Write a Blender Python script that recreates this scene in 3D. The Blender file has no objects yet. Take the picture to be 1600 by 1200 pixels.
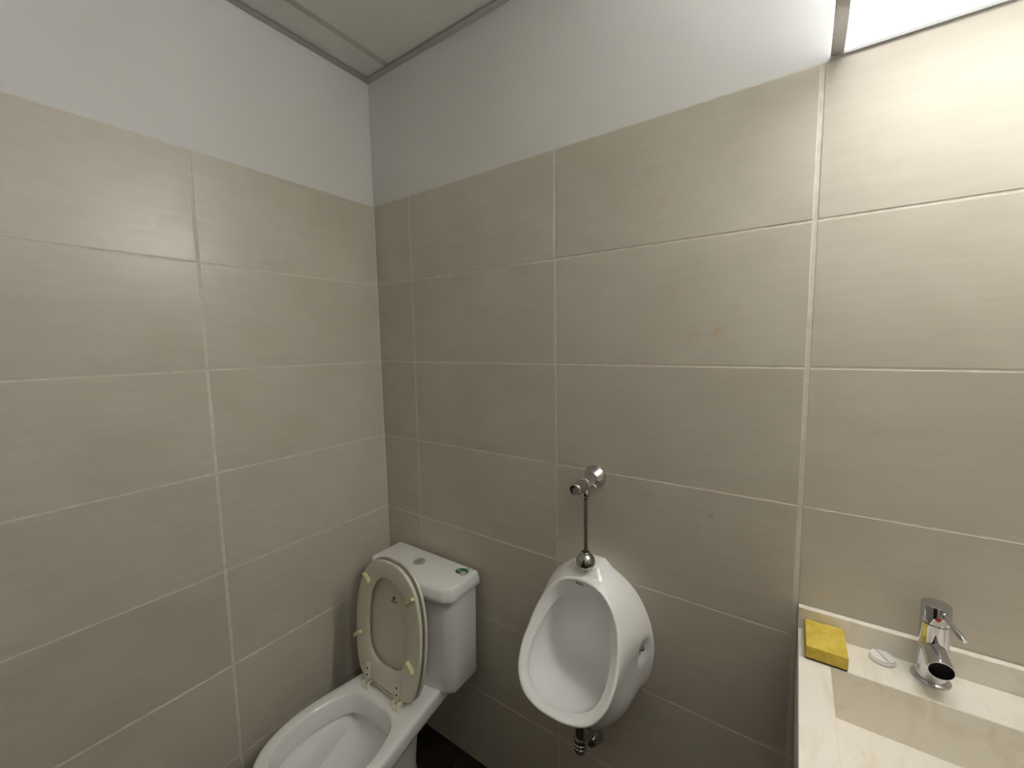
import bpy, bmesh, math, random
from mathutils import Vector, Matrix
from mathutils.bvhtree import BVHTree
random.seed(7)
S = bpy.context.scene
COL = S.collection
PI = math.pi

# ------------------------------------------------------------------ camera
CAM = Vector((1.37857, -1.06731, 1.55526))
RX = Vector((0.82312, 0.56761, -0.01722))      # image right
RY = Vector((0.04085, -0.08943, -0.99516))     # image down
RZ = Vector((-0.56640, 0.81843, -0.09680))     # forward
cd = bpy.data.cameras.new('camera')
cam = bpy.data.objects.new('camera', cd); COL.objects.link(cam)
M3 = Matrix((RX, -RY, -RZ)).transposed()
cam.matrix_world = Matrix.Translation(CAM) @ M3.to_4x4()
cd.sensor_width = 36.0; cd.lens = 643.958 / 1600 * 36.0
cd.clip_start = 0.01; cd.clip_end = 50
S.camera = cam

# ------------------------------------------------------------------ world, exposure
w = bpy.data.worlds.new('world'); S.world = w; w.use_nodes = True
w.node_tree.nodes['Background'].inputs[0].default_value = (1.0, 0.985, 0.95, 1)
w.node_tree.nodes['Background'].inputs[1].default_value = 0.05
S.view_settings.view_transform = 'Standard'
S.view_settings.look = 'None'
S.view_settings.gamma = 1.0
S.view_settings.use_curve_mapping = False
S.view_settings.exposure = 1.38
LAMP_STRENGTH = 21.0

# ------------------------------------------------------------------ helpers
def srgb(r, g, b):
    f = lambda c: (c / 255 / 12.92) if c / 255 <= 0.04045 else ((c / 255 + 0.055) / 1.055) ** 2.4
    return (f(r), f(g), f(b), 1)

def mat(name, col, rough=0.5, metal=0.0, spec=0.5, coat=0.0, coat_rough=0.05):
    m = bpy.data.materials.new(name); m.use_nodes = True
    p = m.node_tree.nodes['Principled BSDF']
    p.inputs['Base Color'].default_value = col
    p.inputs['Roughness'].default_value = rough
    p.inputs['Metallic'].default_value = metal
    p.inputs['Specular IOR Level'].default_value = spec
    p.inputs['Coat Weight'].default_value = coat
    p.inputs['Coat Roughness'].default_value = coat_rough
    return m

def N(m, t, **kw):
    n = m.node_tree.nodes.new(t)
    for k, v in kw.items(): setattr(n, k, v)
    return n

def noise_col(m, scale, c1, c2, vec=None, detail=4, lo=0.35, hi=0.65):
    nt = m.node_tree
    n = N(m, 'ShaderNodeTexNoise'); n.inputs['Scale'].default_value = scale; n.inputs['Detail'].default_value = detail
    if vec is not None: nt.links.new(vec, n.inputs['Vector'])
    r = N(m, 'ShaderNodeValToRGB')
    r.color_ramp.elements[0].position = lo; r.color_ramp.elements[0].color = c1
    r.color_ramp.elements[1].position = hi; r.color_ramp.elements[1].color = c2
    nt.links.new(n.outputs['Fac'], r.inputs['Fac'])
    return r.outputs['Color'], n.outputs['Fac']

def new_obj(name, me, m=None, parent=None):
    o = bpy.data.objects.new(name, me); COL.objects.link(o)
    if m is not None and not me.materials: me.materials.append(m)
    if parent is not None: o.parent = parent
    return o

def from_bm(name, bm, m, parent=None, smooth=None):
    bmesh.ops.recalc_face_normals(bm, faces=bm.faces)
    me = bpy.data.meshes.new(name); bm.to_mesh(me); bm.free()
    if smooth is not None:
        for p in me.polygons: p.use_smooth = True
        me.set_sharp_from_angle(angle=math.radians(smooth))
    return new_obj(name, me, m, parent)

def empty(name, loc=(0, 0, 0)):
    o = bpy.data.objects.new(name, None); COL.objects.link(o); o.location = loc
    o.empty_display_size = 0.05
    return o

def settle(root):
    """children were built in world space: keep them there under a root that stands elsewhere"""
    inv = Matrix.Translation(-root.location)
    for c in root.children:
        c.matrix_parent_inverse = inv

def tag(o, label, cat, group=None):
    o['label'] = label; o['category'] = cat
    if group: o['group'] = group
    return o

def add_box(bm, lo, hi, bevel=0.0, seg=2):
    lo = Vector(lo); hi = Vector(hi)
    r = bmesh.ops.create_cube(bm, size=1.0, matrix=Matrix.Translation((lo + hi) / 2) @ Matrix.Diagonal((*(hi - lo), 1)))
    if bevel > 0:
        es = list({e for v in r['verts'] for e in v.link_edges})
        bmesh.ops.bevel(bm, geom=es, offset=bevel, segments=seg, profile=0.5, affect='EDGES')

def loft(bm, rings, cap0=False, cap1=False, closed=True):
    vs = [[bm.verts.new(p) for p in r] for r in rings]
    n = len(rings[0])
    for a, b in zip(vs[:-1], vs[1:]):
        for i in range(n if closed else n - 1):
            j = (i + 1) % n
            bm.faces.new((a[i], a[j], b[j], b[i]))
    if cap0: bm.faces.new(vs[0])
    if cap1: bm.faces.new(vs[-1])
    return vs

def frame_of(d):
    d = Vector(d).normalized()
    a = Vector((0, 0, 1)) if abs(d.z) < 0.9 else Vector((1, 0, 0))
    u = d.cross(a).normalized(); v = d.cross(u).normalized()
    return d, u, v

def revolve(bm, origin, axis, prof, n=32, cap0=True, cap1=True):
    """prof: list of (distance along axis, radius)"""
    o = Vector(origin); d, u, v = frame_of(axis)
    rings = []
    for t, r in prof:
        rings.append([o + d * t + (u * math.cos(2 * PI * i / n) + v * math.sin(2 * PI * i / n)) * max(r, 1e-5) for i in range(n)])
    loft(bm, rings, cap0, cap1)

def tube(bm, pts, r, n=12):
    pts = [Vector(p) for p in pts]; rings = []
    for i, p in enumerate(pts):
        d = (pts[min(i + 1, len(pts) - 1)] - pts[max(i - 1, 0)])
        d, u, v = frame_of(d)
        rr = r[i] if isinstance(r, (list, tuple)) else r
        rings.append([p + (u * math.cos(2 * PI * k / n) + v * math.sin(2 * PI * k / n)) * rr for k in range(n)])
    loft(bm, rings, True, True)

def spline(pts, n, closed=True):
    """Catmull-Rom through pts, resampled to n points evenly by length"""
    pts = [Vector(p) for p in pts]; m = len(pts); dense = []
    segs = m if closed else m - 1
    for i in range(segs):
        if closed: p0, p1, p2, p3 = pts[(i - 1) % m], pts[i], pts[(i + 1) % m], pts[(i + 2) % m]
        else: p0, p1, p2, p3 = pts[max(i - 1, 0)], pts[i], pts[i + 1], pts[min(i + 2, m - 1)]
        for k in range(24):
            t = k / 24
            dense.append(0.5 * ((2 * p1) + (p2 - p0) * t + (2 * p0 - 5 * p1 + 4 * p2 - p3) * t * t + (3 * p1 - p0 - 3 * p2 + p3) * t ** 3))
    if not closed: dense.append(pts[-1])
    if closed: dense.append(dense[0])
    L = [0]
    for a, b in zip(dense[:-1], dense[1:]): L.append(L[-1] + (b - a).length)
    out = []; j = 0
    cnt = n if closed else n - 1
    for i in range(n):
        s = L[-1] * i / cnt
        while j < len(L) - 2 and L[j + 1] < s: j += 1
        t = (s - L[j]) / max(L[j + 1] - L[j], 1e-9)
        out.append(dense[j].lerp(dense[j + 1], t))
    return out

def half_to_closed(half):
    """half: (dx, v) from the top centre to the bottom centre; returns the mirrored closed outline"""
    return list(half) + [(-x, v) for x, v in reversed(half[1:-1])]

def text_mesh(body, size, align='CENTER'):
    cu = bpy.data.curves.new('lettering', 'FONT'); cu.body = body; cu.size = size
    cu.offset = size * 0.022; cu.align_x = align; cu.align_y = 'CENTER'; cu.resolution_u = 2
    o = bpy.data.objects.new('lettering', cu); COL.objects.link(o)
    bpy.context.view_layer.update()
    me = bpy.data.meshes.new_from_object(o.evaluated_get(bpy.context.evaluated_depsgraph_get()))
    bpy.data.objects.remove(o); bpy.data.curves.remove(cu)
    me.materials.clear()
    return me

# ------------------------------------------------------------------ materials
def tile_material():
    m = mat('beige tile', srgb(200, 186, 168), 0.36, spec=0.65)
    nt = m.node_tree; p = nt.nodes['Principled BSDF']
    geo = N(m, 'ShaderNodeNewGeometry'); oi = N(m, 'ShaderNodeObjectInfo')
    sx = N(m, 'ShaderNodeSeparateXYZ'); nt.links.new(geo.outputs['Position'], sx.inputs[0])
    ad = N(m, 'ShaderNodeMath', operation='ADD'); nt.links.new(sx.outputs['X'], ad.inputs[0]); nt.links.new(sx.outputs['Y'], ad.inputs[1])
    rn = N(m, 'ShaderNodeMath', operation='MULTIPLY'); nt.links.new(oi.outputs['Random'], rn.inputs[0]); rn.inputs[1].default_value = 37.0
    cb = N(m, 'ShaderNodeCombineXYZ'); nt.links.new(ad.outputs[0], cb.inputs[0]); nt.links.new(rn.outputs[0], cb.inputs[1]); nt.links.new(sx.outputs['Z'], cb.inputs[2])
    # large clouds
    c1, _ = noise_col(m, 5.0, srgb(204, 196, 180), srgb(212, 205, 191), cb.outputs[0], 5, 0.3, 0.7)
    # fine horizontal brush
    mp = N(m, 'ShaderNodeMapping'); mp.inputs['Scale'].default_value = (9, 1, 60)
    nt.links.new(cb.outputs[0], mp.inputs['Vector'])
    n2 = N(m, 'ShaderNodeTexNoise'); n2.inputs['Scale'].default_value = 1.0; n2.inputs['Detail'].default_value = 6; n2.inputs['Roughness'].default_value = 0.65
    nt.links.new(mp.outputs[0], n2.inputs['Vector'])
    mr = N(m, 'ShaderNodeMapRange'); mr.inputs['From Min'].default_value = 0.3; mr.inputs['From Max'].default_value = 0.7
    mr.inputs['To Min'].default_value = 0.96; mr.inputs['To Max'].default_value = 1.035
    nt.links.new(n2.outputs['Fac'], mr.inputs['Value'])
    mx = N(m, 'ShaderNodeVectorMath', operation='SCALE'); nt.links.new(c1, mx.inputs[0]); nt.links.new(mr.outputs[0], mx.inputs['Scale'])
    mr2 = N(m, 'ShaderNodeMapRange'); mr2.inputs['To Min'].default_value = 0.965; mr2.inputs['To Max'].default_value = 1.03
    nt.links.new(oi.outputs['Random'], mr2.inputs['Value'])
    mx2 = N(m, 'ShaderNodeVectorMath', operation='SCALE'); nt.links.new(mx.outputs[0], mx2.inputs[0]); nt.links.new(mr2.outputs[0], mx2.inputs['Scale'])
    col = mx2.outputs[0]
    # stains on the tiles: (centre, radius, strength, colour, noise scale)
    for c, r, st, cl, ns in (((1.223, 0, 1.572), 0.022, 0.75, srgb(196, 160, 96), 60),
                             ((1.17, 0, 1.565), 0.03, 0.35, srgb(180, 150, 110), 90),
                             ((1.094, 0, 1.893), 0.02, 0.4, srgb(196, 150, 110), 80),
                             ((1.224, 0, 1.128), 0.009, 0.9, srgb(110, 95, 80), 160),
                             ((0.0, -0.66, 1.88), 0.10, 0.16, srgb(160, 140, 120), 25)):
        d = N(m, 'ShaderNodeVectorMath', operation='DISTANCE'); nt.links.new(geo.outputs['Position'], d.inputs[0]); d.inputs[1].default_value = c
        nn = N(m, 'ShaderNodeTexNoise'); nn.inputs['Scale'].default_value = ns; nt.links.new(geo.outputs['Position'], nn.inputs['Vector'])
        a = N(m, 'ShaderNodeMapRange'); a.inputs['From Min'].default_value = 0; a.inputs['From Max'].default_value = r
        a.inputs['To Min'].default_value = 1; a.inputs['To Max'].default_value = 0; nt.links.new(d.outputs['Value'], a.inputs['Value'])
        b = N(m, 'ShaderNodeMapRange'); b.inputs['From Min'].default_value = 0.4; b.inputs['From Max'].default_value = 0.62; nt.links.new(nn.outputs['Fac'], b.inputs['Value'])
        f = N(m, 'ShaderNodeMath', operation='MULTIPLY'); nt.links.new(a.outputs[0], f.inputs[0]); nt.links.new(b.outputs[0], f.inputs[1])
        f2 = N(m, 'ShaderNodeMath', operation='MULTIPLY'); nt.links.new(f.outputs[0], f2.inputs[0]); f2.inputs[1].default_value = st
        mm = N(m, 'ShaderNodeMix', data_type='RGBA'); nt.links.new(f2.outputs[0], mm.inputs[0]); nt.links.new(col, mm.inputs[6]); mm.inputs[7].default_value = cl
        col = mm.outputs[2]
    nt.links.new(col, p.inputs['Base Color'])
    # gloss: smeared satin
    n3 = N(m, 'ShaderNodeTexNoise'); n3.inputs['Scale'].default_value = 4; n3.inputs['Detail'].default_value = 2; n3.inputs['Roughness'].default_value = 0.6
    nt.links.new(geo.outputs['Position'], n3.inputs['Vector'])
    rr = N(m, 'ShaderNodeMapRange'); rr.inputs['From Min'].default_value = 0.3; rr.inputs['From Max'].default_value = 0.7
    rr.inputs['To Min'].default_value = 0.282; rr.inputs['To Max'].default_value = 0.34
    nt.links.new(n3.outputs['Fac'], rr.inputs['Value']); nt.links.new(rr.outputs[0], p.inputs['Roughness'])
    bp = N(m, 'ShaderNodeBump'); bp.inputs['Strength'].default_value = 0.12; bp.inputs['Distance'].default_value = 0.002
    nt.links.new(n2.outputs['Fac'], bp.inputs['Height']); nt.links.new(bp.outputs[0], p.inputs['Normal'])
    return m

def paint_material(name, c1, c2, rough=0.6):
    m = mat(name, c1, rough, spec=0.3); nt = m.node_tree; p = nt.nodes['Principled BSDF']
    tc = N(m, 'ShaderNodeTexCoord')
    c, f = noise_col(m, 3.0, c1, c2, tc.outputs['Object'], 3)
    nt.links.new(c, p.inputs['Base Color'])
    n = N(m, 'ShaderNodeTexNoise'); n.inputs['Scale'].default_value = 250; nt.links.new(tc.outputs['Object'], n.inputs['Vector'])
    b = N(m, 'ShaderNodeBump'); b.inputs['Strength'].default_value = 0.05; b.inputs['Distance'].default_value = 0.001
    nt.links.new(n.outputs['Fac'], b.inputs['Height']); nt.links.new(b.outputs[0], p.inputs['Normal'])
    return m

def grout_material():
    m = mat('grout', srgb(214, 204, 188), 0.8, spec=0.2); nt = m.node_tree; p = nt.nodes['Principled BSDF']
    tc = N(m, 'ShaderNodeTexCoord')
    c, f = noise_col(m, 40, srgb(220, 212, 198), srgb(234, 228, 218), tc.outputs['Object'], 4)
    nt.links.new(c, p.inputs['Base Color'])
    b = N(m, 'ShaderNodeBump'); b.inputs['Strength'].default_value = 0.3; b.inputs['Distance'].default_value = 0.001
    nt.links.new(f, b.inputs['Height']); nt.links.new(b.outputs[0], p.inputs['Normal'])
    return m

def floor_material():
    m = mat('brown floor tile', srgb(70, 52, 42), 0.45); nt = m.node_tree; p = nt.nodes['Principled BSDF']
    tc = N(m, 'ShaderNodeTexCoord')
    c, f = noise_col(m, 9, srgb(40, 30, 25), srgb(58, 44, 37), tc.outputs['Object'], 6)
    nt.links.new(c, p.inputs['Base Color'])
    return m

def stone_material():
    m = mat('cream stone', srgb(244, 237, 223), 0.36); nt = m.node_tree; p = nt.nodes['Principled BSDF']
    tc = N(m, 'ShaderNodeTexCoord')
    mp = N(m, 'ShaderNodeMapping'); mp.inputs['Scale'].default_value = (18, 5, 10); mp.inputs['Rotation'].default_value = (0, 0, 0.5)
    nt.links.new(tc.outputs['Object'], mp.inputs['Vector'])
    n = N(m, 'ShaderNodeTexNoise'); n.inputs['Scale'].default_value = 1.6; n.inputs['Detail'].default_value = 7; n.inputs['Roughness'].default_value = 0.6; n.inputs['Distortion'].default_value = 0.6
    nt.links.new(mp.outputs[0], n.inputs['Vector'])
    r = N(m, 'ShaderNodeValToRGB')
    r.color_ramp.elements[0].position = 0.28; r.color_ramp.elements[0].color = srgb(236, 226, 206)
    r.color_ramp.elements[1].position = 0.50; r.color_ramp.elements[1].color = srgb(246, 240, 227)
    nt.links.new(n.outputs['Fac'], r.inputs['Fac']); nt.links.new(r.outputs[0], p.inputs['Base Color'])
    return m

def sponge_material():
    m = mat('yellow sponge', srgb(222, 190, 60), 0.9, spec=0.15); nt = m.node_tree; p = nt.nodes['Principled BSDF']
    tc = N(m, 'ShaderNodeTexCoord')
    c, f = noise_col(m, 60, srgb(216, 186, 76), srgb(230, 204, 102), tc.outputs['Object'], 4)
    nt.links.new(c, p.inputs['Base Color'])
    v = N(m, 'ShaderNodeTexNoise'); v.inputs['Scale'].default_value = 420; v.inputs['Detail'].default_value = 2
    nt.links.new(tc.outputs['Object'], v.inputs['Vector'])
    b = N(m, 'ShaderNodeBump'); b.inputs['Strength'].default_value = 0.5; b.inputs['Distance'].default_value = 0.001
    nt.links.new(v.outputs['Fac'], b.inputs['Height']); nt.links.new(b.outputs[0], p.inputs['Normal'])
    return m

def lamp_material(strength, spread=True):
    """opal cover over a row of lamps that stand off the wall: brightest in front, dimmer close to the wall"""
    m = bpy.data.materials.new('lit diffuser'); m.use_nodes = True; nt = m.node_tree
    p = nt.nodes['Principled BSDF']
    p.inputs['Base Color'].default_value = (0.9, 0.9, 0.9, 1)
    p.inputs['Emission Color'].default_value = (1.0, 0.995, 0.975, 1)
    p.inputs['Emission Strength'].default_value = strength
    if spread:
        tc = N(m, 'ShaderNodeNewGeometry'); sx = N(m, 'ShaderNodeSeparateXYZ'); nt.links.new(tc.outputs['Position'], sx.inputs[0])
        mr = N(m, 'ShaderNodeMapRange', interpolation_type='SMOOTHSTEP')
        mr.inputs['From Min'].default_value = -0.085; mr.inputs['From Max'].default_value = -0.167
        mr.inputs['To Min'].default_value = strength * 0.05; mr.inputs['To Max'].default_value = strength
        nt.links.new(sx.outputs['Y'], mr.inputs['Value']); nt.links.new(mr.outputs[0], p.inputs['Emission Strength'])
    return m

TILE = tile_material(); GROUT = grout_material(); FLOOR = floor_material()
PAINT = paint_material('white wall paint', srgb(231, 231, 229), srgb(234, 234, 232))
CEIL = paint_material('ceiling panel', srgb(232, 232, 228), srgb(235, 235, 231), 0.7)
TBAR = mat('ceiling bar', srgb(202, 202, 194), 0.6)
TRIM = mat('grey metal angle', srgb(186, 187, 186), 0.45, 0.0)
CERAMIC = mat('white ceramic', srgb(248, 248, 246), 0.12, coat=0.6, coat_rough=0.03)
SEAT = mat('cream seat plastic', srgb(232, 228, 211), 0.3)
LIDP = mat('cream lid plastic', srgb(232, 229, 213), 0.26)
BUMP = mat('yellowed rubber', srgb(232, 222, 172), 0.55)
HINGE = mat('hinge plastic', srgb(238, 233, 214), 0.45)
BLACK = mat('black print', srgb(28, 26, 26), 0.5)
HOLE = mat('recess shade and black rubber', srgb(18, 18, 18), 0.8)  # near-black: shade of holes put into the colour; also the seal's rubber
CHROME = mat('chrome', srgb(206, 207, 212), 0.045, 1.0)
BRUSHED = mat('worn chrome', srgb(184, 183, 181), 0.17, 1.0)
SATIN = mat('satin chrome', srgb(214, 213, 209), 0.36, 0.75)
GREEN = mat('green sticker', srgb(24, 112, 62), 0.45)
WHITEP = mat('white print', srgb(226, 232, 226), 0.5)
RED = mat('red dot', srgb(190, 24, 36), 0.35)
WPLAST = mat('white plastic', srgb(238, 236, 232), 0.35)
STONE = stone_material(); SPONGE = sponge_material()
SCOUR = mat('scouring pad', srgb(34, 40, 34), 0.95)
WATER = mat('bowl water', srgb(214, 220, 222), 0.03, spec=0.6)
LIT = lamp_material(LAMP_STRENGTH); LITEND = lamp_material(LAMP_STRENGTH * 0.035, False)

# ------------------------------------------------------------------ room shell
X1, Y1, ZC, ZT = 2.0, -1.9, 2.55, 2.095     # room size, ceiling height, top of tiling
RECESS = 0.0008
def wall_slab(name, pa, pb, nrm):
    """inner face runs pa -> pb (floor points); nrm points into the room; lower part grout bed, upper part painted"""
    pa = Vector(pa); pb = Vector(pb); n = Vector(nrm)
    bm = bmesh.new()
    prof = [(-RECESS, 0), (-RECESS, ZT), (-0.0006, ZT), (-0.0006, 2.75), (-0.10, 2.75), (-0.10, 0)]
    u = (pb - pa).normalized()
    rings = [[p + n * a + Vector((0, 0, z)) for a, z in prof] for p in (pa, pb)]
    loft(bm, rings, True, True)
    bm.faces.ensure_lookup_table()
    o = from_bm(name, bm, PAINT)
    o.data.materials.append(GROUT)
    for p in o.data.polygons:
        if p.center.z < ZT and abs((p.center - (pa + pb) / 2).dot(n) + RECESS) < 1e-4 and abs(p.normal.dot(n)) > 0.9: p.material_index = 1
    o['kind'] = 'structure'
    return o

_tile_mesh = {}
def tile_mesh(wd, ht):
    k = (round(wd, 4), round(ht, 4))
    if k not in _tile_mesh:
        bm = bmesh.new()
        b = 0.0007
        rings = []
        for yy, ins in ((0.009, 0), (b, 0), (0.0003, b * 0.45), (0.0, b)):
            rings.append([Vector((ins, yy, ins)), Vector((wd - ins, yy, ins)), Vector((wd - ins, yy, ht - ins)), Vector((ins, yy, ht - ins))])
        loft(bm, rings, True, True)
        bmesh.ops.recalc_face_normals(bm, faces=bm.faces)
        me = bpy.data.meshes.new('tile'); bm.to_mesh(me); bm.free()
        me.materials.append(TILE)
        _tile_mesh[k] = me
    return _tile_mesh[k]

def tile_wall(parent, origin, udir, cols, rows, gaps=None):
    """tiles' local x runs along udir, local -y faces the room"""
    u = Vector(udir); z = Vector((0, 0, 1)); inn = z.cross(u)        # local y
    rotm = Matrix((u, inn, z)).transposed().to_4x4()
    for ci, (a, b) in enumerate(zip(cols[:-1], cols[1:])):
        g0 = (gaps or {}).get(ci, 0.0026); g1 = (gaps or {}).get(ci + 1, 0.0026)
        for (z0, z1) in zip(rows[:-1], rows[1:]):
            me = tile_mesh(b - a - g0 - g1, z1 - z0 - 0.0050)
            o = new_obj('tile', me, None, parent)
            off = random.uniform(-0.0003, 0.0003)
            o.matrix_world = Matrix.Translation(Vector(origin) + u * (a + g0) + z * (z0 + 0.0025) - inn * off) @ rotm

rows = [0.004] + [ZT - 0.3 * k for k in range(6, -1, -1)]
wall_left = wall_slab('wall_left', (0, Y1 - 0.1, 0), (0, 0.1, 0), (1, 0, 0))
wall_back = wall_slab('wall_back', (0.0, 0, 0), (X1, 0, 0), (0, -1, 0))
wall_right = wall_slab('wall_right', (X1, 0.1, 0), (X1, Y1 - 0.1, 0), (-1, 0, 0))
wall_front = wall_slab('wall_front', (X1, Y1, 0), (0, Y1, 0), (0, 1, 0))
ADDED_DOOR = mat('added dark brown door', srgb(52, 38, 30), 0.35)  # unseen door, added to give the chrome something dark to reflect
bm = bmesh.new(); add_box(bm, (0.62, Y1 + 0.003, 0.004), (1.42, Y1 + 0.040, 2.06), 0.002, 1)
door = from_bm('added_door_1', bm, ADDED_DOOR); door['kind'] = 'structure'
bm = bmesh.new(); revolve(bm, (1.36, Y1 + 0.040, 1.02), (0, 1, 0), [(0, 0.024), (0.006, 0.024), (0.008, 0.009), (0.05, 0.009)], 24)
tube(bm, [(1.365, Y1 + 0.090, 1.02), (1.30, Y1 + 0.090, 1.02), (1.25, Y1 + 0.090, 1.018)], 0.008)
from_bm('added_door_handle', bm, BRUSHED, door, 40)
for i_, (lo, hi) in enumerate((((0.55, Y1 + 0.002, 0.004), (0.615, Y1 + 0.050, 2.13)), ((1.425, Y1 + 0.002, 0.004), (1.49, Y1 + 0.050, 2.13)), ((0.615, Y1 + 0.002, 2.065), (1.425, Y1 + 0.050, 2.13)))):
    bm = bmesh.new(); add_box(bm, lo, hi, 0.003, 1)
    from_bm('trim_%d' % (5 + i_), bm, ADDED_DOOR)['kind'] = 'structure'  # frame of the added, unseen door
bpy.context.view_layer.update()
tile_wall(wall_back, (0, 0, 0), (1, 0, 0), [0.001, 0.198, 0.798, 1.398, 1.998], rows, {3: 0.0042})
tile_wall(wall_left, (0, Y1, 0), (0, 1, 0), [0.0, 0.1043, 0.7043, 1.3043, 1.8995], rows, {3: 0.0042})
tile_wall(wall_right, (X1, 0, 0), (0, -1, 0), [0.0, 0.3, 0.9, 1.5, 1.9], rows)
tile_wall(wall_front, (X1, Y1, 0), (-1, 0, 0), [0.0, 0.508], rows)
tile_wall(wall_front, (X1, Y1, 0), (-1, 0, 0), [1.452, 2.0], rows)

bm = bmesh.new(); add_box(bm, (-0.1, Y1 - 0.1, -0.1), (X1 + 0.1, 0.1, -0.003))
floor = from_bm('floor', bm, mat('floor grout', srgb(120, 108, 96), 0.9)); floor['kind'] = 'structure'
fx = [0.0, 0.395, 0.995, 1.595, 2.0]; fy = [0.0, -0.6, -1.2, -1.9]
for a, b in zip(fx[:-1], fx[1:]):
    for c, d in zip(fy[:-1], fy[1:]):
        bm = bmesh.new(); add_box(bm, (a + 0.0015, d + 0.0015, -0.010), (b - 0.0015, c - 0.0015, 0.0), 0.0008, 1)
        from_bm('tile', bm, FLOOR, floor)

# ceiling: hung panels on metal angles
bm = bmesh.new(); add_box(bm, (-0.1, Y1 - 0.1, ZC + 0.03), (X1 + 0.1, 0.1, ZC + 0.13))
ceiling = from_bm('ceiling', bm, PAINT); ceiling['kind'] = 'structure'
def panel(x0, x1, y0, y1):
    bm = bmesh.new(); add_box(bm, (x0, y0, ZC - 0.0005), (x1, y1, ZC + 0.012), 0.0006, 1)
    from_bm('ceiling_panel', bm, CEIL, ceiling)
yb = [-0.004, -1.21, -1.896]
for y1, y0 in zip(yb[:-1], yb[1:]):
    for x0, x1 in ((0.004, 0.137), (0.139, 0.744), (0.746, 1.350), (1.352, 1.996)):
        panel(x0, x1, y0 + 0.001, y1 - 0.001)
for xc in (0.138, 0.745, 1.351):
    bm = bmesh.new(); add_box(bm, (xc - 0.0115, Y1 + 0.022, ZC - 0.0022), (xc + 0.0115, -0.022, ZC - 0.0006), 0.0005, 1)
    from_bm('ceiling_bar', bm, TBAR, ceiling)
ZA = 2.542
def angle(name, pts):
    bm = bmesh.new()
    for lo, hi in pts: add_box(bm, lo, hi)
    o = from_bm(name, bm, TRIM); o['kind'] = 'structure'
angle('trim_1', [((0.0, Y1, ZA), (0.022, 0.0, ZA + 0.0012)), ((0.0, Y1, ZA + 0.0012), (0.0015, 0.0, ZC + 0.02))])
angle('trim_2', [((0.0, -0.022, ZA - 0.0014), (X1, 0.0, ZA - 0.0002)), ((0.022, -0.0015, ZA - 0.0002), (X1, 0.0, ZC + 0.02))])
angle('trim_3', [((X1 - 0.022, Y1, ZA), (X1, -0.022, ZA + 0.0012))])
angle('trim_4', [((0.022, Y1, ZA), (X1 - 0.022, Y1 + 0.022, ZA + 0.0012))])
# painter's bead where the tiling ends is the tile edge itself

# ------------------------------------------------------------------ wall lamp (its own light)
lamp = empty('wall_lamp', (1.69, 0.0, 2.098))
LX0, LX1, LZ0, LR, LD = 1.408, 1.975, 2.098, 0.085, 0.182      # half-round section: half height, depth
def dsec(x, g, n=20):
    """half-round section in the plane x, shrunk by g"""
    zc = LZ0 + LR
    return [Vector((x, -0.001 - (LD - g) * math.sin(PI * k / n), zc - (LR - g) * math.cos(PI * k / n))) for k in range(n + 1)]
bm = bmesh.new(); add_box(bm, (LX0 + 0.004, -0.006, LZ0 - 0.0015), (LX1 - 0.004, -0.0008, LZ0 + 2 * LR + 0.0015))
from_bm('mounting_plate', bm, TRIM, lamp)
bm = bmesh.new()
loft(bm, [dsec(LX0 + 0.004, 0.004), dsec(LX1 - 0.004, 0.004)], True, True)
from_bm('diffuser', bm, LIT, lamp, 40)['label'] = 'glowing white half-round diffuser'
for xa, xb in ((LX0 + 0.001, LX0 + 0.004), (LX1 - 0.004, LX1 - 0.001)):
    bm = bmesh.new(); loft(bm, [dsec(xa, 0.004), dsec(xb, 0.004)], True, True)
    from_bm('end_cap', bm, LITEND, lamp)['label'] = 'softly glowing opal end cap'
for xa, xb in ((LX0, LX0 + 0.021), (LX1 - 0.021, LX1)):
    bm = bmesh.new()
    rings_ = [dsec(xa, 0.0035), dsec(xa, 0.0008), dsec(xa + 0.0008, 0.0), dsec(xb - 0.0008, 0.0), dsec(xb, 0.0008), dsec(xb, 0.0035)]
    loft(bm, rings_ + [rings_[0]], closed=False)
    bmesh.ops.remove_doubles(bm, verts=bm.verts, dist=1e-6)
    bmesh.ops.holes_fill(bm, edges=bm.edges, sides=0)
    from_bm('end_bracket', bm, CHROME, lamp, 40)['label'] = 'chrome end band'
settle(lamp)
tag(lamp, 'long half-round white wall lamp, lit, with chrome end bands', 'lamp')

# ------------------------------------------------------------------ toilet
TX = 0.297
toilet = empty('toilet', (TX, -0.36, 0.0))
NR = 96
def sym(half, n=NR):
    pts = half_to_closed(half)
    return [Vector((TX + p.x, p.y, 0)) for p in spline([(x, y, 0) for x, y in pts], n)]
outer = sym([(0, -0.03), (0.09, -0.03), (0.128, -0.045), (0.136, -0.12), (0.146, -0.21), (0.160, -0.30), (0.176, -0.39), (0.184, -0.46), (0.178, -0.53), (0.152, -0.60), (0.095, -0.652), (0, -0.67)])
hole = sym([(0, -0.318), (0.05, -0.318), (0.092, -0.330), (0.118, -0.362), (0.134, -0.41), (0.142, -0.46), (0.138, -0.52), (0.116, -0.578), (0.07, -0.617), (0, -0.630)])
ped = sym([(0, -0.20), (0.045, -0.20), (0.068, -0.213), (0.080, -0.25), (0.090, -0.30), (0.098, -0.37), (0.100, -0.42), (0.094, -0.47), (0.075, -0.51), (0.045, -0.535), (0, -0.545)])
def ring(base, z, sc=1.0, c=None, grow=0.0):
    c = c or Vector((TX, -0.45, 0)); out = []
    n = len(base)
    for i, p in enumerate(base):
        t = (base[(i + 1) % n] - base[i - 1]).normalized(); nn = Vector((t.y, -t.x, 0))
        if nn.dot(p - c) < 0: nn = -nn
        q = c + (p - c) * sc + nn * grow
        out.append(Vector((q.x, q.y, z)))
    return out
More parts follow.
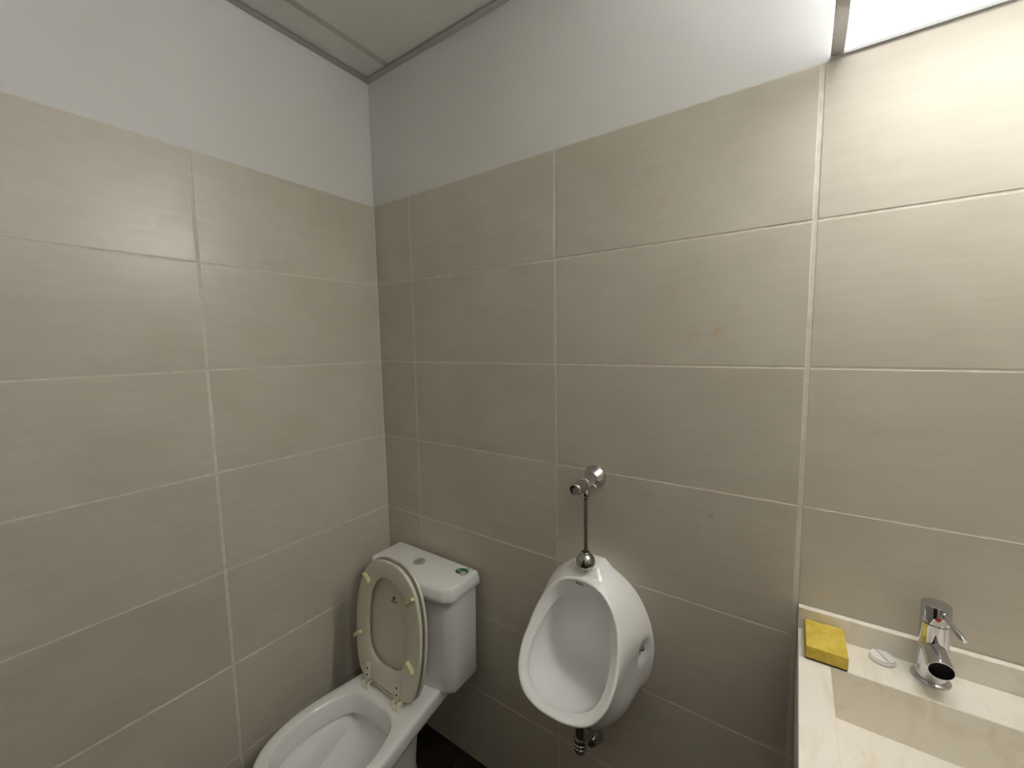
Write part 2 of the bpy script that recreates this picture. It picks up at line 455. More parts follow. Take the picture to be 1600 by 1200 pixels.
def mixring(a, b, t, z): return [Vector((p.x + (q.x - p.x) * t, p.y + (q.y - p.y) * t, z)) for p, q in zip(a, b)]
bc = Vector((TX, -0.44, 0))
H0 = 0.40
rings = [ring(ped, 0.0, grow=0.012), ring(ped, 0.02, grow=0.010), ring(ped, 0.06, grow=0.002), ring(ped, 0.14, grow=-0.004),
         mixring(ped, outer, 0.02, 0.22), mixring(ped, outer, 0.08, 0.285), mixring(ped, outer, 0.22, 0.318), mixring(ped, outer, 0.55, 0.334), mixring(ped, outer, 0.88, 0.342), mixring(ped, outer, 0.96, 0.346),
         ring(outer, 0.354, grow=-0.002), ring(outer, 0.385), ring(outer, H0 - 0.006, grow=-0.002), ring(outer, H0 - 0.002, grow=-0.006), ring(outer, H0, grow=-0.012),
         mixring(outer, hole, 0.5, H0), ring(hole, H0, grow=0.008), ring(hole, H0 - 0.003, grow=0.003), ring(hole, H0 - 0.009), ring(hole, H0 - 0.03, grow=-0.004), ring(hole, H0 - 0.058, grow=-0.008),
         ring(hole, H0 - 0.064, grow=-0.007), ring(hole, H0 - 0.0655, grow=0.010), ring(hole, H0 - 0.070, grow=0.016), ring(hole, H0 - 0.084, grow=0.015), ring(hole, 0.295, grow=0.002), ring(hole, 0.27, 0.86, bc), ring(hole, 0.235, 0.68, bc), ring(hole, 0.21, 0.52, bc), ring(hole, 0.17, 0.40, bc), ring(hole, 0.13, 0.30, bc), ring(hole, 0.11, 0.10, bc)]
bm = bmesh.new(); loft(bm, rings, True, True)
from_bm('bowl', bm, CERAMIC, toilet, 50)
bm = bmesh.new(); loft(bm, [ring(hole, 0.20, 0.485, bc), ring(hole, 0.2005, 0.47, bc)], False, True)
from_bm('bowl_water', bm, WATER, toilet, 60)

def tank_ring(hw, yb, side_y, ch, yf, z):
    pts = [(-hw, yb), (-hw, side_y), (-hw + ch * 0.35, side_y - (side_y - yf) * 0.55), (-hw + ch, yf + 0.006), (-hw * 0.3, yf - 0.001), (hw * 0.3, yf - 0.001), (hw - ch, yf + 0.006), (hw - ch * 0.35, side_y - (side_y - yf) * 0.55), (hw, side_y), (hw, yb)]
    # round the corners by Chaikin cutting
    for _ in range(2):
        q = []
        for i, p in enumerate(pts):
            n_ = pts[(i + 1) % len(pts)]
            d = math.hypot(n_[0] - p[0], n_[1] - p[1]); t = min(0.25, 0.005 / max(d, 1e-6))
            q += [(p[0] + (n_[0] - p[0]) * t, p[1] + (n_[1] - p[1]) * t), (n_[0] - (n_[0] - p[0]) * t, n_[1] - (n_[1] - p[1]) * t)]
        pts = q
    return [Vector((TX + x, y, z)) for x, y in pts]
bm = bmesh.new()
bt = [(0.380, -0.022), (0.383, -0.012), (0.391, -0.005), (0.405, -0.001), (0.50, 0.0), (0.60, 0.003), (0.70, 0.005), (0.736, 0.005)]
loft(bm, [tank_ring(0.188 + g, -0.022 - min(g, 0) * 0.3, -0.135 - g * 0.3, 0.075, -0.178 - g, z) for z, g in bt], True, True)
from_bm('tank', bm, CERAMIC, toilet, 45)
bm = bmesh.new()
lt = [(0.731, -0.006), (0.732, 0.0), (0.734, 0.0012), (0.748, 0.0005), (0.763, -0.0025), (0.770, -0.005), (0.7742, -0.0085), (0.776, -0.014)]
loft(bm, [tank_ring(0.207 + g, -0.018 - max(-g, 0) * 0.6, -0.158 - g * 0.6, 0.075, -0.196 - g, z) for z, g in lt], True, True)
lid = from_bm('tank_lid', bm, CERAMIC, toilet, 45)
# flush button
bx_, by_ = 0.283, -0.093
bm = bmesh.new(); revolve(bm, (bx_, by_, 0.775), (0, 0, 1), [(0, 0.0225), (0.003, 0.0225), (0.0042, 0.021), (0.0042, 0.019), (0.003, 0.0185), (0.003, 0.001)], 32)
btn = from_bm('flush_button', bm, SATIN, toilet, 40); btn['label'] = 'chrome flush button'
for s in (-1, 1):
    bm = bmesh.new()
    pr = [Vector((bx_ + 0.0009 * s, by_ - 0.016, 0)), Vector((bx_ + 0.0009 * s, by_ + 0.016, 0))] + [Vector((bx_ + s * 0.0172 * math.cos(a), by_ + 0.0172 * math.sin(a), 0)) for a in [1.15 - 2.3 * k / 12 for k in range(13)]]
    loft(bm, [[p + Vector((0, 0, 0.7775)) for p in pr], [p + Vector((0, 0, 0.7805)) for p in pr], [Vector((bx_, by_, 0)) + (p - Vector((bx_, by_, 0))) * 0.93 + Vector((s * 0.0005, 0, 0.7815)) for p in pr]], True, True)
    from_bm('button_half', bm, SATIN, btn, 40)
# sticker on the lid: green shape, white disc, drops, lettering
def flat_poly(bm, pts, z0, z1):
    loft(bm, [[Vector((x, y, z0)) for x, y in pts], [Vector((x, y, z1)) for x, y in pts]], True, True)
SX, SY, ZL = 0.4565, -0.059, 0.776
SA = math.atan2(-0.39, 0.92) * 0 + 0.0
def st(u, v):    # sticker frame
    ca, sa = math.cos(0.12), math.sin(0.12)
    return (SX + u * ca - v * sa, SY + u * sa + v * ca)
bm = bmesh.new()
gp = [st(0.0235 * math.cos(a), 0.0205 * math.sin(a)) for a in [(-0.15 + (PI + 0.75) * k / 30) for k in range(31)]] + [st(-0.008, -0.0165), st(0.006, -0.013)]
flat_poly(bm, gp, ZL - 0.0002, ZL + 0.0003)
stk = from_bm('sticker', bm, GREEN, toilet); stk['label'] = 'green water-saving sticker'
bm = bmesh.new(); flat_poly(bm, [st(0.0105 + 0.0128 * math.cos(a), -0.0075 + 0.0128 * math.sin(a)) for a in [2 * PI * k / 28 for k in range(28)]], ZL + 0.0003, ZL + 0.0005)
from_bm('sticker_rim', bm, GREEN, stk)
bm = bmesh.new(); flat_poly(bm, [st(0.0105 + 0.0108 * math.cos(a), -0.0075 + 0.0108 * math.sin(a)) for a in [2 * PI * k / 28 for k in range(28)]], ZL + 0.0005, ZL + 0.0007)
from_bm('sticker_disc', bm, WHITEP, stk)
def drop(u, v, s, m, z):
    bm = bmesh.new()
    pts = [st(u + s * 0.62 * math.cos(a), v + s * 0.62 * math.sin(a)) for a in [PI * 0.85 + (PI * 1.3) * k / 14 for k in range(15)]] + [st(u, v + s * 1.35)]
    flat_poly(bm, pts, z, z + 0.0002); from_bm('drop_mark', bm, m, stk)
drop(-0.001, 0.0005, 0.0034, WHITEP, ZL + 0.0003)
drop(0.0165, -0.0080, 0.0030, BLACK, ZL + 0.0007)
def place_text(body, size, pos, rz, m, parent, name='lettering'):
    me = text_mesh(body, size); o = new_obj(name, me, m, parent)
    o.matrix_basis = Matrix.Translation(pos) @ Matrix.Rotation(rz, 4, 'Z')
    return o
x_, y_ = st(-0.0125, 0.003); t1 = place_text('6L', 0.0135, (x_, y_, ZL + 0.0005), 0.12, WHITEP, stk)
x_, y_ = st(0.0065, -0.0078); t2 = place_text('3L', 0.0105, (x_, y_, ZL + 0.0009), 0.12, BLACK, stk)
t3 = place_text('Roca', 0.0085, (0.4665, -0.0345, ZL + 0.0004), 0.0, BLACK, toilet)

# raised seat and lid, standing against the tank
K = 0.042 / 0.44
def seat_pt(dx, h, d):
    """dx from the centre line, h up along the raised seat from the hinge, d depth behind the front face"""
    L = math.hypot(1, K)
    return Vector((TX + dx, -0.281 + h * K / L + d / L, 0.410 + h / L - d * K / L))
so = half_to_closed([(0, 0.437), (0.05, 0.431), (0.098, 0.404), (0.134, 0.355), (0.155, 0.28), (0.161, 0.20), (0.154, 0.11), (0.138, 0.045), (0.112, 0.017), (0.06, 0.013), (0, 0.013)])
si = half_to_closed([(0, 0.378), (0.04, 0.370), (0.075, 0.335), (0.094, 0.28), (0.099, 0.225), (0.096, 0.165), (0.081, 0.116), (0.046, 0.091), (0, 0.086)])
so = spline([(x, h, 0) for x, h in so], 80); si = spline([(x, h, 0) for x, h in si], 80)
def shrink(base, g):
    n = len(base); c = sum(base, Vector()) / n; out = []
    for i, p in enumerate(base):
        t = (base[(i + 1) % n] - base[i - 1]).normalized(); nn = Vector((t.y, -t.x, 0))
        if nn.dot(p - c) < 0: nn = -nn
        out.append(p - nn * g)
    return out
def sring(base, g, d): return [seat_pt(p.x, p.y, d) for p in shrink(base, g)]
bm = bmesh.new()
rs = [sring(si, -0.004, 0.0), sring(si, -0.001, 0.0012), sring(si, 0.0, 0.004), sring(si, -0.001, 0.012), sring(si, -0.006, 0.017),
      sring(so, 0.012, 0.0185), sring(so, 0.003, 0.014), sring(so, 0.0, 0.008), sring(so, 0.0, 0.003), sring(so, 0.0012, 0.0008), sring(so, 0.004, 0.0)]
vs = loft(bm, rs + [rs[0]])
bmesh.ops.remove_doubles(bm, verts=bm.verts, dist=1e-6)
seat = from_bm('seat', bm, SEAT, toilet, 50)
lo_ = [Vector((p.x * 1.025, p.y * 1.012, 0)) for p in so]
bm = bmesh.new()
loft(bm, [sring(lo_, 0.014, 0.0255), sring(lo_, 0.010, 0.0235), sring(lo_, 0.005, 0.0205), sring(lo_, 0.001, 0.0205), sring(lo_, 0.0, 0.022), sring(lo_, 0.001, 0.029), sring(lo_, 0.010, 0.034), sring(lo_, 0.03, 0.036)], True, True)
lidc = from_bm('seat_lid', bm, LIDP, toilet, 50)
# bumpers: short curved pads under the ring
for bx2, bh, ang in ((-0.106, 0.355, -0.62 - PI / 2), (0.112, 0.346, 0.72 - PI / 2), (-0.143, 0.148, 0.68 - PI / 2), (0.121, 0.139, -0.74 - PI / 2)):
    bm = bmesh.new()
    rings2 = []
    for k in range(9):
        t = -1 + 2 * k / 8
        lx = t * 0.020; bow = 0.0025 * (1 - t * t)
        hw_ = 0.0060 * (1 if abs(t) < 0.99 else 0.75)
        pr = []
        for (a, dd) in ((-1, 0.001), (-1, -0.008), (-0.6, -0.0115), (0.6, -0.0115), (1, -0.008), (1, 0.001)):
            yy = a * hw_ + bow
            ca, sa = math.cos(ang + PI / 2), math.sin(ang + PI / 2)
            pr.append(seat_pt(bx2 + lx * ca - yy * sa, bh + lx * sa + yy * ca, dd))
        rings2.append(pr)
    loft(bm, rings2, True, True)
    from_bm('bumper', bm, BUMP, seat, 40)
# hinges: strap with two dark discs for screw holes, barrel and foot
for hx in (-0.082, 0.068):
    bm = bmesh.new()
    def sbox(x0, x1, h0, h1, d0, d1):
        c = [seat_pt(x, h, d) for d in (d0, d1) for x, h in ((x0, h0), (x1, h0), (x1, h1), (x0, h1))]
        loft(bm, [c[:4], c[4:]], True, True)
    sbox(hx - 0.0085, hx + 0.0085, 0.008, 0.068, -0.007, 0.001)
    sbox(hx - 0.0085, hx - 0.0035, -0.006, 0.014, -0.007, 0.012)
    sbox(hx + 0.0035, hx + 0.0085, -0.006, 0.014, -0.007, 0.012)
    o = from_bm('hinge', bm, HINGE, toilet); o['label'] = 'cream plastic hinge strap'
    for hh in (0.030, 0.052):
        bm = bmesh.new(); c = seat_pt(hx, hh, -0.0068); nn = (seat_pt(hx, hh, -0.02) - c)
        revolve(bm, c, nn, [(0, 0.0036), (0.0005, 0.0036), (0.0007, 0.003)], 16)
        from_bm('screw', bm, HOLE, o)  # shade of a screw hole, painted as a dark disc
    bm = bmesh.new()
    s2 = 1 if hx < 0 else 1
    fx0 = TX + hx
    add_box(bm, (fx0 - 0.013, -0.300, H0 - 0.001), (fx0 + 0.016, -0.268, H0 + 0.006), 0.002, 2)
    add_box(bm, (fx0 + 0.010, -0.296, H0 + 0.004), (fx0 + 0.016, -0.272, H0 + 0.022), 0.002, 2)
    add_box(bm, (fx0 - 0.013, -0.296, H0 + 0.004), (fx0 - 0.009, -0.272, H0 + 0.022), 0.0015, 2)
    revolve(bm, (fx0 - 0.013, -0.283, H0 + 0.014), (1, 0, 0), [(0, 0.0042), (0.029, 0.0042)], 16)
    from_bm('hinge_foot', bm, HINGE, toilet, 40)
bm = bmesh.new(); revolve(bm, (TX - 0.082, -0.276, H0 + 0.013), (1, 0, 0), [(0, 0.0032), (0.15, 0.0032)], 16)
from_bm('hinge_rod', bm, HINGE, toilet, 40)
# printed emblem inside the lid
bm = bmesh.new()
ec = (0.004, 0.298)
def ell(cx, cy, a, b, rot, n=18): return [(cx + a * math.cos(t) * math.cos(rot) - b * math.sin(t) * math.sin(rot), cy + a * math.cos(t) * math.sin(rot) + b * math.sin(t) * math.cos(rot)) for t in [2 * PI * k / n for k in range(n)]]
for (a, b, cx_, cy_) in ((0.0050, 0.0065, ec[0], ec[1] + 0.010),):
    pts = ell(cx_, cy_, a, b, 0.3)
    loft(bm, [[seat_pt(x, y, 0.0258) for x, y in pts], [seat_pt(x, y, 0.0251) for x, y in pts]], True, True)
emb = from_bm('emblem', bm, BLACK, lidc)
bm = bmesh.new(); pts = [(ec[0] - 0.013, ec[1] - 0.0035), (ec[0] + 0.013, ec[1] - 0.0035), (ec[0] + 0.013, ec[1] - 0.0005), (ec[0] - 0.013, ec[1] - 0.0005)]
loft(bm, [[seat_pt(x, y, 0.0258) for x, y in pts], [seat_pt(x, y, 0.0252) for x, y in pts]], True, True)
from_bm('emblem_line', bm, BLACK, lidc)
settle(toilet)
tag(toilet, 'white ceramic close-coupled toilet with its cream seat raised against the tank', 'toilet')

# stop valve behind the toilet
VX, VZ0 = 0.318, 0.235
sv = empty('stop_valve', (VX, 0.0, VZ0))
bm = bmesh.new()
revolve(bm, (VX, -0.0008, VZ0), (0, -1, 0), [(0, 0.018), (0.004, 0.018), (0.008, 0.009), (0.045, 0.009), (0.045, 0.006)], 24)
from_bm('valve_body', bm, CHROME, sv, 40)
bm = bmesh.new(); revolve(bm, (VX, -0.044, VZ0), (0, -1, 0), [(0.0, 0.006), (0.006, 0.006), (0.007, 0.010), (0.016, 0.0095), (0.017, 0.006)], 20)
from_bm('valve_knob', bm, CHROME, sv, 40)
bm = bmesh.new(); tube(bm, [(VX, -0.022, VZ0 + 0.005), (VX, -0.022, VZ0 + 0.03), (VX, -0.021, VZ0 + 0.06), (VX, -0.020, VZ0 + 0.09)], 0.005)
from_bm('supply_hose', bm, BRUSHED, sv, 60)
settle(sv); tag(sv, 'small chrome stop valve on the wall below the toilet tank', 'valve')

# ------------------------------------------------------------------ urinal
UX = 0.922
urinal = empty('urinal', (UX, 0.0, 0.5))
NU = 112
def useq(half): return spline([(x, z, 0) for x, z in half_to_closed(half)], NU)
def prof_y(z):      # rim profile in side view
    pts = [(0.60, -0.278), (0.645, -0.262), (0.70, -0.222), (0.775, -0.160), (0.84, -0.121), (0.905, -0.097), (0.95, -0.088)]
    for (z0, y0), (z1, y1) in zip(pts[:-1], pts[1:]):
        if z <= z1: return y0 + (y1 - y0) * (z - z0) / (z1 - z0)
    return pts[-1][1]
ridge = useq([(0, 0.916), (0.05, 0.906), (0.092, 0.872), (0.119, 0.822), (0.131, 0.772), (0.133, 0.732), (0.121, 0.692), (0.092, 0.662), (0.05, 0.648), (0, 0.644)])
inner = useq([(0, 0.857), (0.042, 0.851), (0.076, 0.830), (0.098, 0.790), (0.108, 0.752), (0.107, 0.718), (0.094, 0.690), (0.068, 0.671), (0.035, 0.662), (0, 0.660)])
wallo = useq([(0, 0.936), (0.055, 0.922), (0.115, 0.880), (0.152, 0.820), (0.169, 0.755), (0.170, 0.700), (0.157, 0.638), (0.125, 0.575), (0.07, 0.523), (0, 0.505)])
def P3(p, y): return Vector((UX + p.x, y, p.y))
R0 = [P3(p, prof_y(p.y)) for p in ridge]
RI = []
for p in inner:
    top = max(0.0, min(1.0, (p.y - 0.70) / 0.17))
    RI.append(P3(p, prof_y(p.y) + 0.010 + 0.036 * top ** 1.5))
RW = [P3(p, -0.0008) for p in wallo]
cR = Vector((UX, -0.16, 0.775))
def sm(x): x = max(0.0, min(1.0, x)); return x * x * (3 - 2 * x)
rings = []
# wall -> ridge (outside)
MO = 22
for k in range(MO + 1):
    t = k / MO
    rg = []
    for i in range(NU):
        a = RW[i]; b = R0[i]
        rad = Vector((b.x - UX, 0, b.z - 0.76)); rad.normalize()
        down = max(0.0, -rad.z); up = max(0.0, rad.z); side = abs(rad.x)
        t2 = t
        p = a.lerp(b, t2)
        mid = sm((0.40 - rad.z) / 0.55) * sm((rad.z + 0.85) / 0.60)
        bulge = math.sin(PI * t) * 0.010 * up - math.sin(PI * min(1, t ** 0.75)) * 0.013 * mid + math.sin(PI * t ** 0.9) * 0.062 * down ** 2.6
        p = p + rad * bulge
        # flare the outside towards the lip so that the wall side stays wide
        if 0.0 < t < 1.0: p.y = a.y + (b.y - a.y) * (t ** 1.15)
        rg.append(p)
    rings.append(rg)
def toward(A, B, t): return [a.lerp(b, t) for a, b in zip(A, B)]
# rounded lip
lipn = Vector((0, -0.8, 0.35)).normalized()
rings.append([p.lerp(q, 0.10) + lipn * 0.0035 for p, q in zip(R0, RI)])
rings.append([p.lerp(q, 0.25) + lipn * 0.0045 for p, q in zip(R0, RI)])
rings.append([p.lerp(q, 0.45) + lipn * 0.003 for p, q in zip(R0, RI)])
rings.append([p.lerp(q, 0.72) + lipn * 0.0008 for p, q in zip(R0, RI)])
rings.append([p.lerp(q, 0.92) for p, q in zip(R0, RI)])
rings.append(list(RI))
D = Vector((UX, -0.026, 0.655))
# the cavity starts a little behind and outside the lip's edge
UC = [Vector((UX + (p.x - UX) * 1.045, min(p.y + 0.009, -0.014), 0.765 + (p.z - 0.765) * 1.045)) for p in RI]
rings.append([p.lerp(q, 0.35) for p, q in zip(RI, UC)])
rings.append(UC)
for k in range(1, 19):
    q_ = k / 18
    sc = max(1 - q_ ** 2.4, 0.02)            # closes in late
    dp = 1 - (1 - q_) ** 2.6                 # falls away early
    rg = []
    for p in UC:
        x_ = D.x + (p.x - D.x) * sc; z_ = D.z + (p.z - D.z) * sc
        y_ = p.y + (D.y - p.y) * dp
        z_ -= 0.045 * math.sin(PI * min(1.0, q_ * 1.05)) * sm((0.76 - p.z) / 0.10)
        rg.append(Vector((x_, y_, z_)))
    rings.append(rg)
# local shaping of the outside: inlet collar at the top, screw pockets at the sides
for rg in rings[:MO + 1]:
    for p in rg:
        dx = abs(p.x - UX)
        if p.z > 0.85:
            f = sm((0.052 - dx) / 0.024) * sm((p.y + 0.080) / 0.030)
            p.z += f * (0.944 - p.z)
        # hollow around the fixing screw at each side
        if dx > 0.08 and p.y < -0.004:
            d = math.hypot((p.z - 0.735) / 0.040, (p.y + 0.034) / 0.030)
            sgn = 1 if p.x > UX else -1
            p.x -= sgn * 0.014 * sm(1.1 - d)
bm = bmesh.new(); loft(bm, rings, True, True)
bmesh.ops.recalc_face_normals(bm, faces=bm.faces)
ubvh = BVHTree.FromBMesh(bm)
ub = from_bm('basin', bm, CERAMIC, urinal, 70)
# lettering on the inside of the rim
me = text_mesh('Roca', 0.0100)
ld = (RX * ((905.5 - 800) / 643.958) + RY * ((911.5 - 600) / 643.958) + RZ).normalized()
lp, ln, _, _ = ubvh.ray_cast(CAM, ld)
if ln.dot(ld) > 0: ln = -ln
e1 = (Vector((1, 0, 0)) - ln * ln.x).normalized(); e2 = ln.cross(e1).normalized()
for v in me.vertices:
    g0 = lp + e1 * v.co.x + e2 * v.co.y * 1.5
    hit, nrm, _, _ = ubvh.ray_cast(g0 + ln * 0.006, -ln)
    v.co = (hit if hit is not None and (hit - g0).length < 0.008 else g0) + ln * 0.0009
new_obj('lettering', me, BLACK, urinal)
# side screws
for s in (-1, 1):
    hit, nrm, _, _ = ubvh.ray_cast(Vector((UX + s * 0.4, -0.032, 0.742)), Vector((-s, 0, 0)))
    if hit is None: continue
    bm = bmesh.new(); revolve(bm, hit + Vector((s * 0.0015, -0.001, 0)), (s * 0.85, -0.5, 0.1), [(0, 0.0075), (0.004, 0.0075), (0.0045, 0.0062), (0.008, 0.0060), (0.0098, 0.0042), (0.0105, 0.0005)], 20)
    sc_ = from_bm('fixing_screw', bm, CHROME, urinal, 35); sc_['label'] = 'chrome fixing screw'
# drain spigot belongs to the trap
settle(urinal)
tag(urinal, 'white ceramic wall-hung urinal bowl between toilet and washbasin', 'urinal')

# flush valve with pipe
UV = UX
fv = empty('flush_valve', (UV, 0.0, 1.178))
VZ, VY = 1.178, -0.066
bm = bmesh.new(); revolve(bm, (UV, -0.0008, VZ), (0, -1, 0), [(0, 0.032), (0.003, 0.0325), (0.006, 0.031), (0.022, 0.0205), (0.026, 0.0175)], 40)
from_bm('wall_flange', bm, CHROME, fv, 40)
bm = bmesh.new(); revolve(bm, (UV, -0.02, VZ), (0, -1, 0), [(0, 0.0165), (0.030, 0.0168), (0.058, 0.0168), (0.0595, 0.0155), (0.061, 0.0155), (0.0625, 0.0172), (0.068, 0.0172), (0.069, 0.016)], 40)
from_bm('valve_body', bm, CHROME, fv, 40)
bm = bmesh.new(); revolve(bm, (UV, -0.088, VZ), (0, -1, 0), [(0, 0.0150), (0.003, 0.0150), (0.0035, 0.0172), (0.042, 0.0168), (0.045, 0.0155), (0.0465, 0.0135), (0.0455, 0.012), (0.0455, 0.001)], 40)
from_bm('push_knob', bm, BRUSHED, fv, 40)
bm = bmesh.new(); revolve(bm, (UV + 0.012, -0.045, VZ - 0.008), (0.8, -0.1, -0.6), [(0, 0.004), (0.012, 0.004), (0.013, 0.003)], 16)
from_bm('adjusting_screw', bm, CHROME, fv, 40)
bm = bmesh.new(); revolve(bm, (UV, VY, VZ - 0.010), (0, 0, -1), [(0, 0.009), (0.016, 0.009), (0.0165, 0.0115), (0.024, 0.0115), (0.026, 0.010), (0.034, 0.0075), (0.040, 0.0065)], 28)
from_bm('outlet_nut', bm, CHROME, fv, 40)
pr = []
z = 0.0
while z < 0.066:
    pr += [(z, 0.0048), (z + 0.0012, 0.0070), (z + 0.0026, 0.0070), (z + 0.0038, 0.0048)]; z += 0.0050
bm = bmesh.new(); revolve(bm, (UV, VY, VZ - 0.048), (0, 0, -1), pr, 24)
from_bm('ribbed_hose', bm, CHROME, fv, 50)
bm = bmesh.new(); revolve(bm, (UV, VY, VZ - 0.112), (0, 0, -1), [(0, 0.0058), (0.09, 0.0058)], 24)
from_bm('flush_pipe', bm, BRUSHED, fv, 50)
bm = bmesh.new()
prs = [(0.0, 0.0115), (0.001, 0.0125), (0.004, 0.0128)]
for k in range(0, 14):
    a = 0.55 + (2.05 - 0.55) * k / 13
    prs.append((0.028 - 0.026 * math.cos(a), 0.026 * math.sin(a)))
revolve(bm, (UV, VY, 0.9835), (0, 0, -1), prs, 36)
from_bm('ball_coupling', bm, BRUSHED, fv, 50)
bm = bmesh.new(); revolve(bm, (UV, VY, 0.984), (0, 0, -1), [(-0.0006, 0.0085), (0.003, 0.0085)], 24)
from_bm('rubber_seal', bm, HOLE, fv)
settle(fv); tag(fv, 'chrome push flush valve with ribbed pipe above the urinal', 'flush valve')

# drain trap under the urinal
dt = empty('drain_trap', (UX, 0.0, 0.39))
DY, DXx = -0.086, UX - 0.007
bm = bmesh.new(); revolve(bm, (DXx, DY, 0.500), (0, 0, -1), [(0, 0.014), (0.070, 0.014)], 28)
from_bm('tail_pipe', bm, BRUSHED, dt, 40)
bm = bmesh.new()
nut = [(0, 0.015), (0.001, 0.0195), (0.008, 0.020), (0.010, 0.018), (0.012, 0.020), (0.019, 0.020), (0.021, 0.018), (0.023, 0.020), (0.032, 0.0195), (0.040, 0.017), (0.045, 0.012), (0.0465, 0.004)]
revolve(bm, (DXx, DY, 0.436), (0, 0, -1), nut, 32)
from_bm('trap_cup', bm, CHROME, dt, 30)
bm = bmesh.new(); revolve(bm, (DXx, DY + 0.01, 0.415), (0.09, 1, -0.42), [(0, 0.012), (0.08, 0.012)], 28)
from_bm('outlet_pipe', bm, BRUSHED, dt, 40)
bm = bmesh.new(); revolve(bm, (UX + 0.002, -0.0008, 0.380), (0, -1, 0.1), [(0, 0.026), (0.003, 0.0265), (0.010, 0.025), (0.022, 0.020), (0.034, 0.0165), (0.038, 0.0135)], 36)
from_bm('wall_flange', bm, BRUSHED, dt, 40)
settle(dt); tag(dt, 'chrome drain trap on the wall under the urinal', 'drain')

# ------------------------------------------------------------------ stone washbasin
sink = empty('stone_washbasin', (1.70, -0.25, 0.75))
CZ, SX0, SX1, SYF, SZB = 0.923, 1.405, 1.999, -0.50, 0.775
bm = bmesh.new()
B0, B1, BYB, BYF, BZ = 1.457, 1.945, -0.112, -0.445, 0.822
def rect(x0, x1, y0, y1, z): return [Vector((x0, y0, z)), Vector((x1, y0, z)), Vector((x1, y1, z)), Vector((x0, y1, z))]
c = 0.0012
loft(bm, [rect(SX0, SX1, SYF, -0.0015, SZB), rect(SX0, SX1, SYF, -0.0015, CZ - c), rect(SX0 + c, SX1, SYF + c, -0.0015, CZ),
          rect(B0 - c, B1 + c, BYF - c, BYB + c, CZ), rect(B0, B1, BYF, BYB, CZ - c), rect(B0 + 0.006, B1 - 0.006, BYF + 0.004, BYB - 0.001, BZ)], True, True)
from_bm('counter', bm, STONE, sink)
bm = bmesh.new(); add_box(bm, (SX0 - 0.001, -0.0165, CZ + 0.0002), (SX1, -0.0015, 0.972), 0.0008, 1)
from_bm('backsplash', bm, STONE, sink)
bm = bmesh.new(); revolve(bm, (1.70, -0.30, BZ - 0.0005), (0, 0, 1), [(0, 0.030), (0.002, 0.030), (0.003, 0.027), (0.001, 0.022), (0.001, 0.002)], 32)
from_bm('drain_ring', bm, CHROME, sink, 40)
for bx3 in (1.45, 1.94):
    bm = bmesh.new(); add_box(bm, (bx3 - 0.015, -0.42, SZB - 0.035), (bx3 + 0.015, -0.0015, SZB - 0.0005), 0.002, 1)
    from_bm('bracket', bm, BRUSHED, sink)
settle(sink); tag(sink, 'cream stone washbasin with low backsplash on the back wall', 'washbasin')

# faucet
FX, FY = 1.607, -0.048
fc = empty('faucet', (FX, FY, CZ + 0.0003))
bm = bmesh.new(); revolve(bm, (FX, FY, CZ + 0.0003), (0, 0, 1), [(0, 0.0275), (0.003, 0.0278), (0.005, 0.0262), (0.006, 0.022)], 48)
from_bm('base_ring', bm, CHROME, fc, 40)
bm = bmesh.new(); revolve(bm, (FX, FY, CZ + 0.005), (0, 0, 1), [(0, 0.0218), (0.02, 0.0212), (0.05, 0.0205), (0.106, 0.0205), (0.107, 0.0195)], 48)
from_bm('body', bm, CHROME, fc, 40)
bm = bmesh.new(); revolve(bm, (FX, FY, CZ + 0.113), (0, 0, 1), [(0, 0.0195), (0.0008, 0.0207), (0.032, 0.0207), (0.0338, 0.0198), (0.0345, 0.018)], 48)
from_bm('head', bm, CHROME, fc, 40)
# spout: a wide tube leaving the body forward and down, open end
sd = Vector((0.0, -0.985, -0.16)).normalized(); s0 = Vector((FX - 0.001, FY, 0.990)); 
bm = bmesh.new(); revolve(bm, s0, sd, [(0.0, 0.0165), (0.030, 0.0172), (0.060, 0.0180), (0.0618, 0.0176), (0.0618, 0.0164), (0.042, 0.0160)], 40, True, True)
sp = from_bm('spout', bm, CHROME, fc, 40)
bm = bmesh.new(); revolve(bm, s0 + sd * 0.0415, sd, [(0, 0.0158), (0.006, 0.0158), (0.0062, 0.012)], 32)
from_bm('aerator', bm, HOLE, sp)  # shade inside the spout opening, painted as a near-black plug
bm = bmesh.new(); tube(bm, [(FX + 0.005, FY - 0.012, 1.062), (FX + 0.009, FY - 0.030, 1.059), (FX + 0.0135, FY - 0.046, 1.0545), (FX + 0.018, FY - 0.061, 1.0505), (FX + 0.0205, FY - 0.070, 1.0495)], [0.0042, 0.0042, 0.0044, 0.0054, 0.0030], 16)
from_bm('lever', bm, CHROME, fc, 50)
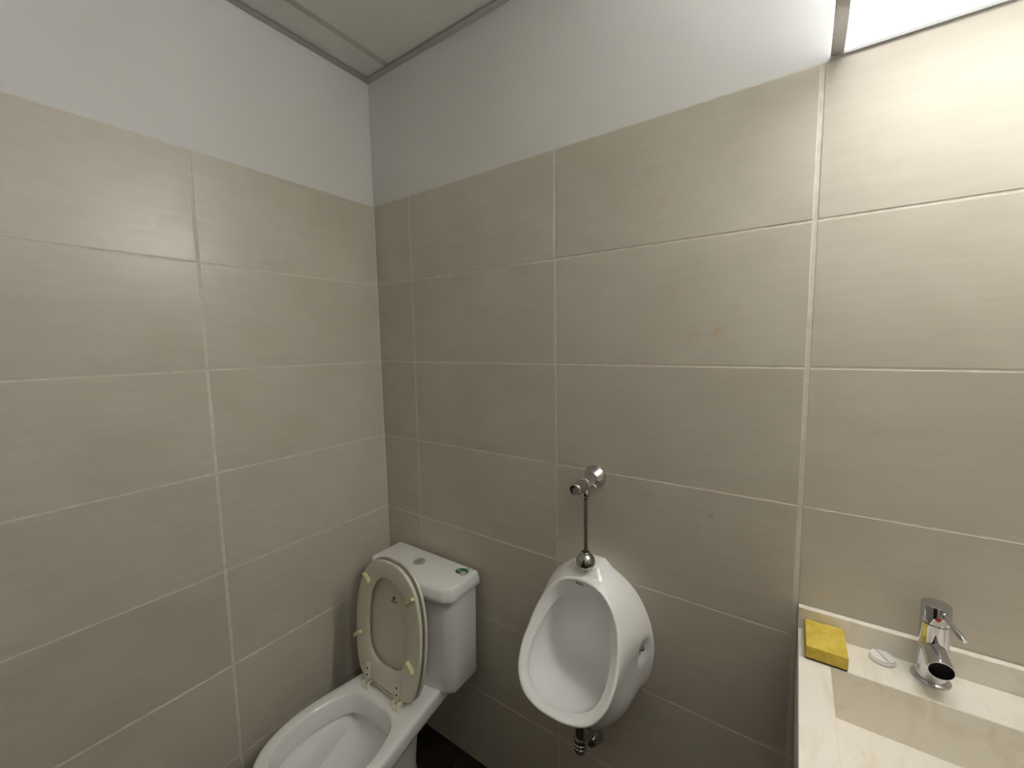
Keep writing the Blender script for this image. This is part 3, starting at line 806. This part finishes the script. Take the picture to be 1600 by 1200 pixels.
bm = bmesh.new(); revolve(bm, (FX - 0.001, FY - 0.0200, 1.050), (0, -1, 0), [(0, 0.0035), (0.0012, 0.0035), (0.0016, 0.0025)], 20)
from_bm('temperature_dot', bm, RED, fc)['label'] = 'red dot'
settle(fc); tag(fc, 'chrome single-lever mixer faucet on the stone washbasin ledge', 'faucet')

# sponge
spg = empty('sponge', (1.449, -0.066, CZ))
bm = bmesh.new(); add_box(bm, (1.4165, -0.1145, CZ + 0.0035), (1.4825, -0.0185, CZ + 0.029), 0.0022, 2)
for v in bm.verts:
    v.co += Vector((math.sin(v.co.y * 90) * 0.0006, math.sin(v.co.x * 110) * 0.0006, math.sin(v.co.x * 70 + v.co.y * 50) * 0.0006 + 0.0004))
from_bm('foam', bm, SPONGE, spg, 40)['label'] = 'yellow foam'
bm = bmesh.new(); add_box(bm, (1.4170, -0.1135, CZ + 0.0003), (1.4820, -0.0190, CZ + 0.0036), 0.0008, 1)
from_bm('scouring_pad', bm, SCOUR, spg)['label'] = 'dark scouring pad'
settle(spg); tag(spg, 'yellow kitchen sponge with dark pad in the basin ledge corner', 'sponge')

# round white plug with a grip groove
pc = Vector((1.5410, -0.0385, CZ + 0.0002))
plug = empty('basin_plug', pc)
bm = bmesh.new(); revolve(bm, pc, (0, 0, 1), [(0, 0.0195), (0.002, 0.0205), (0.0045, 0.0205), (0.0058, 0.0192)], 40)
from_bm('disc', bm, WPLAST, plug, 35)
for s in (-1, 1):
    bm = bmesh.new()
    ra, rot_ = 0.0188, math.radians(118)
    pts = [(ra * math.cos(a), ra * math.sin(a)) for a in [math.asin(0.0016 / ra) + (PI - 2 * math.asin(0.0016 / ra)) * k / 20 for k in range(21)]]
    if s < 0: pts = [(-x, -y) for x, y in pts]
    cr, sr = math.cos(rot_), math.sin(rot_)
    q = [(pc.x + x * cr - y * sr, pc.y + x * sr + y * cr) for x, y in pts]
    loft(bm, [[Vector((x, y, pc.z + 0.0056)) for x, y in q], [Vector((x, y, pc.z + 0.0092)) for x, y in q]], True, True)
    from_bm('raised_half', bm, WPLAST, plug)
settle(plug); tag(plug, 'white round plug with a groove lying beside the faucet', 'plug')
